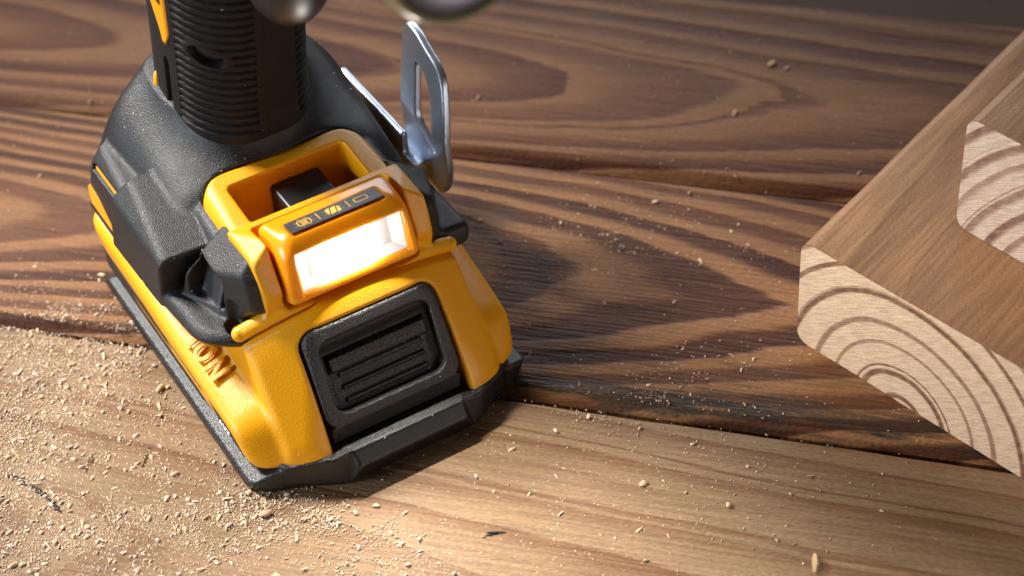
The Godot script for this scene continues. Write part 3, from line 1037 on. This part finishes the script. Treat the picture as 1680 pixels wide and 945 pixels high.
func build_lamp(t: Node3D) -> void:
	var bezel := part("lamp_bezel", sdf_mesh(bezel_sdf, Vector3(-19, 38, 26), Vector3(19, 60, 47), 0.45), M.bezel, t)
	# icon strip let into the top of the bezel
	var u := Vector3(1, 0, 0)
	var v := Vector3(0, -0.2, -0.98).normalized()      # away from the viewer: "up" on the strip
	var n := u.cross(-v) * -1.0
	n = Vector3(0, 0.98, -0.2)
	var at := Vector3(0, 56.55, 35.3)
	var on := func(a: Vector2, h: float) -> Vector3: return at + u * a.x + v * a.y + n * h
	var st := begin()
	flat_poly(st, rr_pts(0, 0, 11.5, 2.55, 0.3), on, 0.3)
	var strip := part("icon_strip", st.commit(), M.label, bezel, "dark strip with three gold icons")
	var g := begin()
	var put := func(pts: PackedVector2Array, h := 0.34): flat_poly(g, pts, on, h)
	var ring := func(cx: float, cy: float, hx: float, hy: float, r: float, w: float):
		var a := rr_pts(cx, cy, hx, hy, r, 4)
		var b := rr_pts(cx, cy, hx - w, hy - w, r - w, 4)
		for k in a.size():
			var m := (k + 1) % a.size()
			put.call(PackedVector2Array([a[k], a[m], b[m], b[k]]))
	for x in [-3.9, 3.7]:
		put.call(rect_pts(x, 0, 0.22, 3.2))
	ring.call(7.0, 0.1, 1.75, 1.1, 0.75, 0.28)
	ring.call(-7.3, 0.0, 1.65, 1.35, 0.7, 0.24)
	# hatched window icon
	var body := rr_pts(0, 0, 1.7, 1.4, 0.7, 4)
	for k in 3:
		var x: float = [-1.55, 0.0, 1.55][k]
		var band := PackedVector2Array([Vector2(x - 1.25, -2.0), Vector2(x - 0.05, -2.0), Vector2(x + 1.25, 2.0), Vector2(x + 0.05, 2.0)])
		if k == 0:
			band = PackedVector2Array([Vector2(-4, -2), Vector2(x - 0.05, -2), Vector2(x + 1.25, 2), Vector2(-4, 2)])
		elif k == 2:
			band = PackedVector2Array([Vector2(x - 1.25, -2), Vector2(4, -2), Vector2(4, 2), Vector2(x + 0.05, 2)])
		for piece in Geometry2D.intersect_polygons(body, band):
			put.call(piece)
	for cx in [-7.3, 0.0]:
		for k in 8:
			var a := TAU * (k + 0.5) / 8.0
			var c := Vector2(cx + cos(a) * 2.25, sin(a) * 2.05)
			var d := Vector2(cos(a), sin(a)) * 0.14
			var w := Vector2(-d.y, d.x).normalized() * 0.07
			put.call(PackedVector2Array([c - d - w, c + d - w, c + d + w, c - d + w]))
	part("icon_print", g.commit(), M.gold, bezel)
	for k in 2:
		var tm := text_mesh(["20", "MIN"][k], [10.5, 7.0][k], 0.4)
		var o := part("icon_letters", tm, M.gold, bezel)
		o.transform = Transform3D(Basis(-u, -v, n).scaled_local(Vector3.ONE * 0.1), (at + Vector3(-7.3, 0, 0) - v * [0.42, -0.55][k] + n * 0.33) * MM)
	# white reflector tray, the glowing emitter in it and a clear pane over it
	var tray := begin()
	var fr := func(x: float, y: float, z: float) -> Vector3: return Vector3(0.6 + x, 48.8 + y, z - 0.2 * y)
	var o4 := [[-13.3, -4.9], [13.3, -4.9], [13.3, 4.9], [-13.3, 4.9]]
	var i4 := [[-10.6, -3.4], [10.6, -3.4], [10.6, 3.4], [-10.6, 3.4]]
	for k in 4:
		var m := (k + 1) % 4
		quad(tray, fr.call(o4[k][0], o4[k][1], 41.2), fr.call(o4[m][0], o4[m][1], 41.2), fr.call(i4[m][0], i4[m][1], 39.4), fr.call(i4[k][0], i4[k][1], 39.4))
	quad(tray, fr.call(-10.6, -3.4, 39.4), fr.call(10.6, -3.4, 39.4), fr.call(10.6, 3.4, 39.4), fr.call(-10.6, 3.4, 39.4))
	part("reflector_tray", tray.commit(), M.white, bezel)
	var em := begin()
	flat_poly(em, rr_pts(-0.6, 0, 6.8, 3.2, 0.8), func(a: Vector2, h: float) -> Vector3: return fr.call(a.x, a.y, 39.5 + h), 0.3)
	part("lamp_emitter", em.commit(), M.led, bezel)
	var pane := begin()
	flat_poly(pane, rr_pts(0, 0, 13.3, 4.9, 0.6), func(a: Vector2, h: float) -> Vector3: return fr.call(a.x, a.y, 41.5 + h), 0.0)
	part("lamp_pane", pane.commit(), M.lens, bezel)
	var l := AreaLight3D.new()
	l.name = "lamp_glow"
	l.area_size = Vector2(0.0164, 0.006)
	l.light_energy = 0.022
	l.light_color = Color(1.0, 0.97, 0.92)
	l.shadow_enabled = true
	l.area_range = 4.0
	bezel.add_child(l)
	l.look_at_from_position(Vector3(0.6, 48.8, 43.1) * MM, Vector3(0.6, 68.0, 143.0) * MM, Vector3.UP)

func quad(st: SurfaceTool, a: Vector3, b: Vector3, c: Vector3, d: Vector3) -> void:
	var n := (b - a).cross(d - a).normalized()
	for q in [a, c, b, a, d, c]:
		st.set_normal(n)
		st.add_vertex(q * MM)

func grip_point(phi: float, y: float, out: float) -> Vector3:
	var s := sin(phi)
	var c := cos(phi)
	var r := pow(pow(absf(s), 2.3) + pow(absf(c), 2.3), -1.0 / 2.3)
	var flare := 1.0 + 0.05 * smoothstep(66.0, 57.0, y) + 0.0012 * maxf(0.0, y - 84.0)
	return Vector3(s * r * (16.7 * flare + out), y, grip_centre(y) + c * r * (21.0 * flare + out))

func grip_depth(d: float, y: float) -> float:
	# d in degrees round the grip from its front
	var h := 0.0
	var left := smoothstep(-71.0, -69.0, d) * smoothstep(-6.0, -8.0, d)
	var right := smoothstep(29.0, 31.0, d) * smoothstep(84.0, 82.0, d)
	if left > 0.0 or right > 0.0:
		var yy := y - (0.030 * absf(d + 7.0) if left > 0.0 else -0.03 * (d - 30.0))
		var t := (yy - 60.6) / 2.42
		if t > -0.3:
			var k := absf(t - roundf(t)) * 2.42
			h -= 0.85 * smoothstep(0.50, 0.30, k) * maxf(left, right)
	# oval opening on the left of the front
	var e := Vector2((d + 44.0) / 13.5, (y - 85.4 + (d + 44.0) * 0.09) / 2.7)
	var el := e.length()
	if el < 1.7:
		h = lerpf(0.25, h, smoothstep(1.2, 1.6, el))
		h = lerpf(-3.2, h, smoothstep(0.8, 1.02, el))
	# long channel beside the yellow panel
	var ch := Vector2((d + 84.0 - maxf(0.0, 64.0 - y) * 1.6) / 3.4, maxf(0.0, absf(y - 68.0) - 9.0) / 1.5).length()
	h -= 1.5 * smoothstep(1.1, 0.6, ch)
	# parting line
	h -= 0.25 * smoothstep(0.5, 0.15, absf(d))
	return h

func build_grip(t: Node3D) -> void:
	var angles := PackedFloat32Array()
	var d := -180.0
	while d < 180.0:
		angles.append(d)
		d += 0.75 if d > -126.0 and d < 92.0 else 4.0
	angles.append(180.0)
	var ny := 320
	var m := grid_mesh(angles.size(), ny, func(i: int, j: int) -> Vector3:
		var y := 56.6 + 0.3 * j
		return grip_point(deg_to_rad(angles[i]), y, grip_depth(angles[i], y) - 1.2 * smoothstep(57.4, 56.6, y)), true, true)
	var grip := part("grip", m, M.grip, t, "black rubber grip with rows of slots")
	# yellow panel with lettering wrapped on the left of the grip
	var panel := grid_mesh(18, 40, func(i: int, j: int) -> Vector3:
		var y := 83.0 + 38.0 * j / 39.0
		var f := i / 17.0
		var lo := lerpf(-84.0, -116.0, smoothstep(82.0, 108.0, y))
		var hi := lerpf(-80.0, -75.0, smoothstep(83.0, 88.0, y))
		var edge := minf(1.0, minf(f, 1.0 - f) * 12.0)
		return grip_point(deg_to_rad(lerpf(lo, hi, f)), y, -0.2 + 0.55 * edge * smoothstep(83.0, 83.6, y)), false, true)
	part("name_panel", panel, M.yellow_smooth, grip, "yellow panel with black lettering")
	var tm := text_mesh("BRUSHLESS", 4.2, 0.15)
	tm.horizontal_alignment = HORIZONTAL_ALIGNMENT_LEFT
	var letters := part("panel_letters", tm, M.print_black, grip)
	var c := grip_point(deg_to_rad(-86.0), 96.0, 0.45)
	var nn := (grip_point(deg_to_rad(-86.0), 96.0, 2.0) - c).normalized()
	var upw := (grip_point(deg_to_rad(-86.0), 110.0, 0.45) - c).normalized()
	letters.transform = Transform3D(Basis(upw, nn.cross(upw).normalized(), nn), c * MM)
	# small yellow drop at the foot of the grip
	var drop := SphereMesh.new()
	drop.radius = 1.0 * MM
	drop.height = 2.0 * MM
	var dr := part("grip_insert", drop, M.yellow_smooth, grip)
	dr.transform = Transform3D(Basis(Vector3(0.9, 0, 0), Vector3(0.4, 4.0, 0), Vector3(0, 0, 1.3)), (grip_point(deg_to_rad(-106.0), 63.5, 0.0)) * MM)
	# lens down in the oval opening
	var eye := SphereMesh.new()
	eye.radius = 1.0 * MM
	eye.height = 2.0 * MM
	var ey := part("grip_window", eye, M.gloss, grip)
	var en := grip_point(deg_to_rad(-44.0), 85.4, 0.0) - grip_point(deg_to_rad(-44.0), 85.4, -1.0)
	var side := (grip_point(deg_to_rad(-39.0), 84.95, 0.0) - grip_point(deg_to_rad(-49.0), 85.85, 0.0)).normalized()
	ey.transform = Transform3D(Basis(side * 4.4, side.cross(en.normalized()) * -2.4, en.normalized() * 1.1), grip_point(deg_to_rad(-44.0), 85.4, -2.6) * MM)

func build_head(t: Node3D) -> void:
	# trigger, and the part of the head whose nose hangs into the picture
	var trig := SphereMesh.new()
	trig.radius = MM
	trig.height = 2.0 * MM
	trig.radial_segments = 48
	trig.rings = 32
	var o := part("trigger", trig, M.gloss, t, "glossy black trigger")
	o.transform = Transform3D(Basis(Vector3(9.6, 0, 0), Vector3(0, 16, 4), Vector3(0, -2, 12)), Vector3(1.0, 118.5, 27.0) * MM)
	var axis := Vector3(-1.5, 166.5, 0)
	part("motor_housing", lathe([Vector2(-12, 0), Vector2(-12, 9), Vector2(-9, 11), Vector2(60, 11), Vector2(86, 15)], axis, Vector3(0, 0, 1), 48), M.yellow_smooth, t)
	part("nose_sleeve", lathe([Vector2(86, 15.6), Vector2(90, 15.6), Vector2(98, 15.0), Vector2(110.5, 14.4), Vector2(111.8, 14.0), Vector2(112.2, 13.2), Vector2(111.0, 12.9)], axis, Vector3(0, 0, 1), 64), M.lens_yellow, t, "pale yellow rim of the nose")
	part("nose_ring", lathe([Vector2(70, 12.5), Vector2(104, 12.9), Vector2(111.4, 12.8), Vector2(112.0, 12.1), Vector2(112.0, 9.4), Vector2(111.2, 8.8), Vector2(111.2, 6.8), Vector2(110.6, 6.2), Vector2(90, 5.8), Vector2(89, 0.0)], axis, Vector3(0, 0, 1), 64), M.steel, t, "grey steel ring round a dark bore")

# ------------------------------------------------------------------ sawdust
func granule(seed_: int, sx: float, sy: float, sz: float) -> ArrayMesh:
	var rng := RandomNumberGenerator.new()
	rng.seed = seed_
	var st := begin()
	var pts: Array[Vector3] = []
	for k in 12:
		var a := TAU * (k % 4) / 4.0 + 0.8 * (k / 4)
		var y := [-0.35, 0.25, 0.85][k / 4] as float
		var r := ([0.9, 1.0, 0.45][k / 4] as float) * rng.randf_range(0.7, 1.15)
		pts.append(Vector3(cos(a) * r * sx, (y + rng.randf_range(-0.15, 0.15)) * sy, sin(a) * r * sz))
	for row in 2:
		for k in 4:
			var a := pts[row * 4 + k]
			var b := pts[row * 4 + (k + 1) % 4]
			var c := pts[row * 4 + 4 + k]
			var d := pts[row * 4 + 4 + (k + 1) % 4]
			for q in [a, b, c, b, d, c]:
				st.add_vertex(q * MM)
	for q in [pts[8], pts[9], pts[10], pts[8], pts[10], pts[11]]:
		st.add_vertex(q * MM)
	st.generate_normals()
	return st.commit()

func sliver(bend: float) -> ArrayMesh:
	# a curled shaving
	var st := begin()
	for k in 5:
		for side in 2:
			var p: Array[Vector3] = []
			for e in 2:
				var x := -1.0 + 2.0 * (k + e) / 5.0
				var w := 0.32 * (1.0 - 0.5 * absf(x))
				var y := bend * (1.0 - x * x) + 0.10
				p.append(Vector3(x, y + 0.10 * side, -w))
				p.append(Vector3(x, y + 0.10 * side, w))
			for q in ([0, 2, 1, 1, 2, 3] if side else [0, 1, 2, 1, 3, 2]):
				st.add_vertex(p[q] * MM)
	st.generate_normals()
	return st.commit()

var blobs := []
func dust_density(x: float, z: float, nn: FastNoiseLite) -> float:
	var s := 0.0
	for b in blobs:
		var dx: float = (x - b[0]) / b[2]
		var dz: float = (z - b[1]) / b[2]
		var e := dx * dx + dz * dz
		if e < 9.0:
			s += b[3] * exp(-e)
	return s * (0.35 + 1.3 * clampf(nn.get_noise_2d(x, z) * 1.6 + 0.45, 0.0, 1.3))

func scatter(called: String, mesh: Mesh, count: int, size_lo: float, size_hi: float, rng: RandomNumberGenerator, flat: float, parent: Node = self) -> void:
	var nn := noise(FastNoiseLite.TYPE_SIMPLEX_SMOOTH, 0.09, 77, 3)
	var xf: Array[Transform3D] = []
	var col: Array[Color] = []
	var tries := 0
	while xf.size() < count and tries < count * 60:
		tries += 1
		var x := rng.randf_range(-120, 230)
		var z := rng.randf_range(-150, 160)
		if dust_density(x, z, nn) < rng.randf():
			continue
		if absf(x) < 36.5 and z > -36.0 and z < 50.0 or (absf(x) < 18.0 and z < 61.0 and z > 0.0):
			continue
		if x * 0.94 - z * 0.342 > 97.6 * 0.94 - 80.4 * 0.342 + 0.215 * 0.0 and (x - 97.6) * 0.215 + (z - 80.4) * 0.977 > 0.0:
			continue
		var n := -x * sin(SEAM_TURN) + z * cos(SEAM_TURN)
		var off := absf(fposmod(n - SEAM_AT + PLANK_W / 2, PLANK_W) - PLANK_W / 2)
		if off < 2.2:
			continue
		var s := lerpf(size_lo, size_hi, pow(rng.randf(), 2.6))
		var b := Basis.from_euler(Vector3(rng.randf_range(-flat, flat), rng.randf() * TAU, rng.randf_range(-flat, flat))).scaled_local(Vector3(s * rng.randf_range(0.7, 1.5), s * rng.randf_range(0.6, 1.0), s * rng.randf_range(0.6, 1.1)))
		xf.append(Transform3D(b, Vector3(x, 0.12 * s, z) * MM))
		var v := rng.randf_range(0.75, 1.12)
		col.append(Color(0.60 * v, 0.46 * v * rng.randf_range(0.92, 1.05), 0.335 * v * rng.randf_range(0.8, 1.1)))
	var mm := MultiMesh.new()
	mm.transform_format = MultiMesh.TRANSFORM_3D
	mm.use_colors = true
	mm.instance_count = xf.size()
	mm.mesh = mesh
	for k in xf.size():
		mm.set_instance_transform(k, xf[k])
		mm.set_instance_color(k, col[k])
	var o := MultiMeshInstance3D.new()
	o.name = called
	o.multimesh = mm
	o.material_override = M.dust
	o.set_meta("kind", "stuff")
	parent.add_child(o, true)

func build_dust() -> void:
	blobs = [[-62, -22, 16, 1.0], [-51, -12, 9, 0.8], [-70, -4, 13, 0.9], [-56, -3, 10, 0.5], [-46, -5, 6, 0.5], [-47, 14, 9, 0.3], [-78, 12, 15, 0.7], [-84, 32, 14, 1.0], [-68, 34, 12, 0.55], [-48, 33, 9, 0.35],
		[-54, 56, 12, 0.7], [-39, 56, 7, 1.2], [-38, 62, 7, 1.2], [-31, 66, 6, 0.8], [-38, 48, 4, 1.0], [-66, 52, 12, 0.8], [-27, 79, 9, 0.4], [-18, 88, 11, 0.2], [10, 98, 26, 0.04], [45, 95, 32, 0.022], [40, 75, 8, 0.05], [70, 100, 40, 0.010], [20, 75, 16, 0.03],
		[85, 20, 24, 0.035], [108, 47, 9, 0.06], [80, 25, 8, 0.06], [62, 22, 14, 0.03], [60, 78, 14, 0.05], [150, -20, 45, 0.006], [75, -40, 50, 0.005], [-30, -120, 40, 0.006], [-90, -60, 30, 0.02]]
	var rng := RandomNumberGenerator.new()
	rng.seed = 5
	var heap := Node3D.new()
	heap.name = "sawdust"
	heap.set_meta("label", "pale sawdust crumbs scattered over the tabletop, thickest left of the drill")
	heap.set_meta("category", "sawdust")
	heap.set_meta("kind", "stuff")
	add_child(heap)
	scatter("fine_crumbs", granule(1, 1, 0.8, 0.8), 42000, 0.06, 0.34, rng, 0.5, heap)
	scatter("coarse_crumbs", granule(2, 1.1, 0.9, 0.7), 1500, 0.30, 0.95, rng, 0.6, heap)
	specks()
	chips()
	scatter("shavings", sliver(0.3), 450, 0.35, 1.0, rng, 0.5, heap)

func specks() -> void:
	# crumbs that have settled on the drill, on whatever faces up
	var rng := RandomNumberGenerator.new()
	rng.seed = 31
	var spots: Array[Transform3D] = []
	var drill := get_node("cordless_drill")
	for called in ["rubber_overmold", "grip", "battery_case", "battery_case/battery_base", "battery_case/release_button", "lamp_housing"]:
		var mi := drill.get_node(called) as MeshInstance3D
		var a := mi.mesh.surface_get_arrays(0)
		var v: PackedVector3Array = a[Mesh.ARRAY_VERTEX]
		var n: PackedVector3Array = a[Mesh.ARRAY_NORMAL]
		var want := {"rubber_overmold": 420, "grip": 200, "battery_case": 60, "battery_case/battery_base": 90, "battery_case/release_button": 25, "lamp_housing": 40}[called] as int
		for k in want * 6:
			var i := rng.randi_range(0, v.size() - 1)
			if n[i].y < (0.35 if called != "grip" else -0.2) or rng.randf() > 0.17 * (1.0 + 0.0):
				continue
			var s := lerpf(0.07, 0.30, pow(rng.randf(), 3.0))
			var b := Basis(Quaternion(Vector3.UP, n[i])) * Basis(Vector3.UP, rng.randf() * TAU)
			spots.append(Transform3D(b.scaled_local(Vector3(s * rng.randf_range(0.8, 1.6), s, s)), v[i] + n[i] * 0.05 * MM))
	var mm := MultiMesh.new()
	mm.transform_format = MultiMesh.TRANSFORM_3D
	mm.use_colors = true
	mm.instance_count = spots.size()
	mm.mesh = granule(3, 1, 0.8, 0.8)
	for k in spots.size():
		mm.set_instance_transform(k, spots[k])
		mm.set_instance_color(k, Color(0.62, 0.50, 0.37) * rng.randf_range(0.8, 1.1))
	var o := MultiMeshInstance3D.new()
	o.name = "settled_crumbs"
	o.multimesh = mm
	o.material_override = M.dust
	o.set_meta("kind", "stuff")
	get_node("sawdust").add_child(o, true)

func chips() -> void:
	# the few pieces large enough to be told apart
	var rng := RandomNumberGenerator.new()
	rng.seed = 8
	var tan_wood := plastic(Color(0.78, 0.65, 0.49), 0.8)
	var pink_wood := plastic(Color(0.78, 0.60, 0.50), 0.8)
	var dark_wood := plastic(Color(0.16, 0.13, 0.11), 0.8)
	for c in [
		["wood_chip", "tan wood chip lying in the open just left of the battery's side", Vector3(-41.1, 0.5, 7.9), Vector3(1.7, 0.8, 0.9), 0.5, tan_wood, 0],
		["wood_chip", "pinkish wood chip in the crumbs at the battery's front left corner", Vector3(-37.0, 0.7, 59.4), Vector3(2.0, 0.8, 1.2), -0.4, pink_wood, 0],
		["wood_chip", "pinkish flake alone on the pale front plank, right of the drill's shadow", Vector3(39.7, 0.4, 99.5), Vector3(1.2, 0.4, 1.0), 0.3, pink_wood, 0],
		["wood_chip", "pale flake on the front plank, far right of the drill and nearest the offcuts", Vector3(52.1, 0.4, 115.7), Vector3(0.9, 0.4, 0.7), 1.0, tan_wood, 0],
		["wood_sliver", "pale curled sliver at the bottom edge of the front plank", Vector3(57.8, 0.3, 140.0), Vector3(2.6, 1.6, 2.0), 0.9, tan_wood, 1],
		["wood_sliver", "dark thin splinter on the pale front plank, in front of the drill", Vector3(4.2, 0.2, 93.4), Vector3(2.2, 0.6, 0.8), -0.6, dark_wood, 1],
		["wood_chip", "tan chip at the back of the far plank, nearest the far edge", Vector3(160.0, 0.4, -14.2), Vector3(1.7, 0.8, 1.0), 0.2, tan_wood, 0],
	]:
		var m: Mesh = granule(rng.randi_range(10, 90), 1.0, 1.0, 1.0) if c[6] == 0 else sliver(0.35)
		var o := part(numbered(c[0]), m, c[5], self)
		o.set_meta("label", c[1])
		o.set_meta("category", "wood chip" if c[6] == 0 else "sliver")
		o.set_meta("group", "loose bits of wood on the tabletop")
		o.transform = Transform3D(Basis(Vector3.UP, c[4]).scaled_local(c[3]), (c[2] as Vector3) * MM)
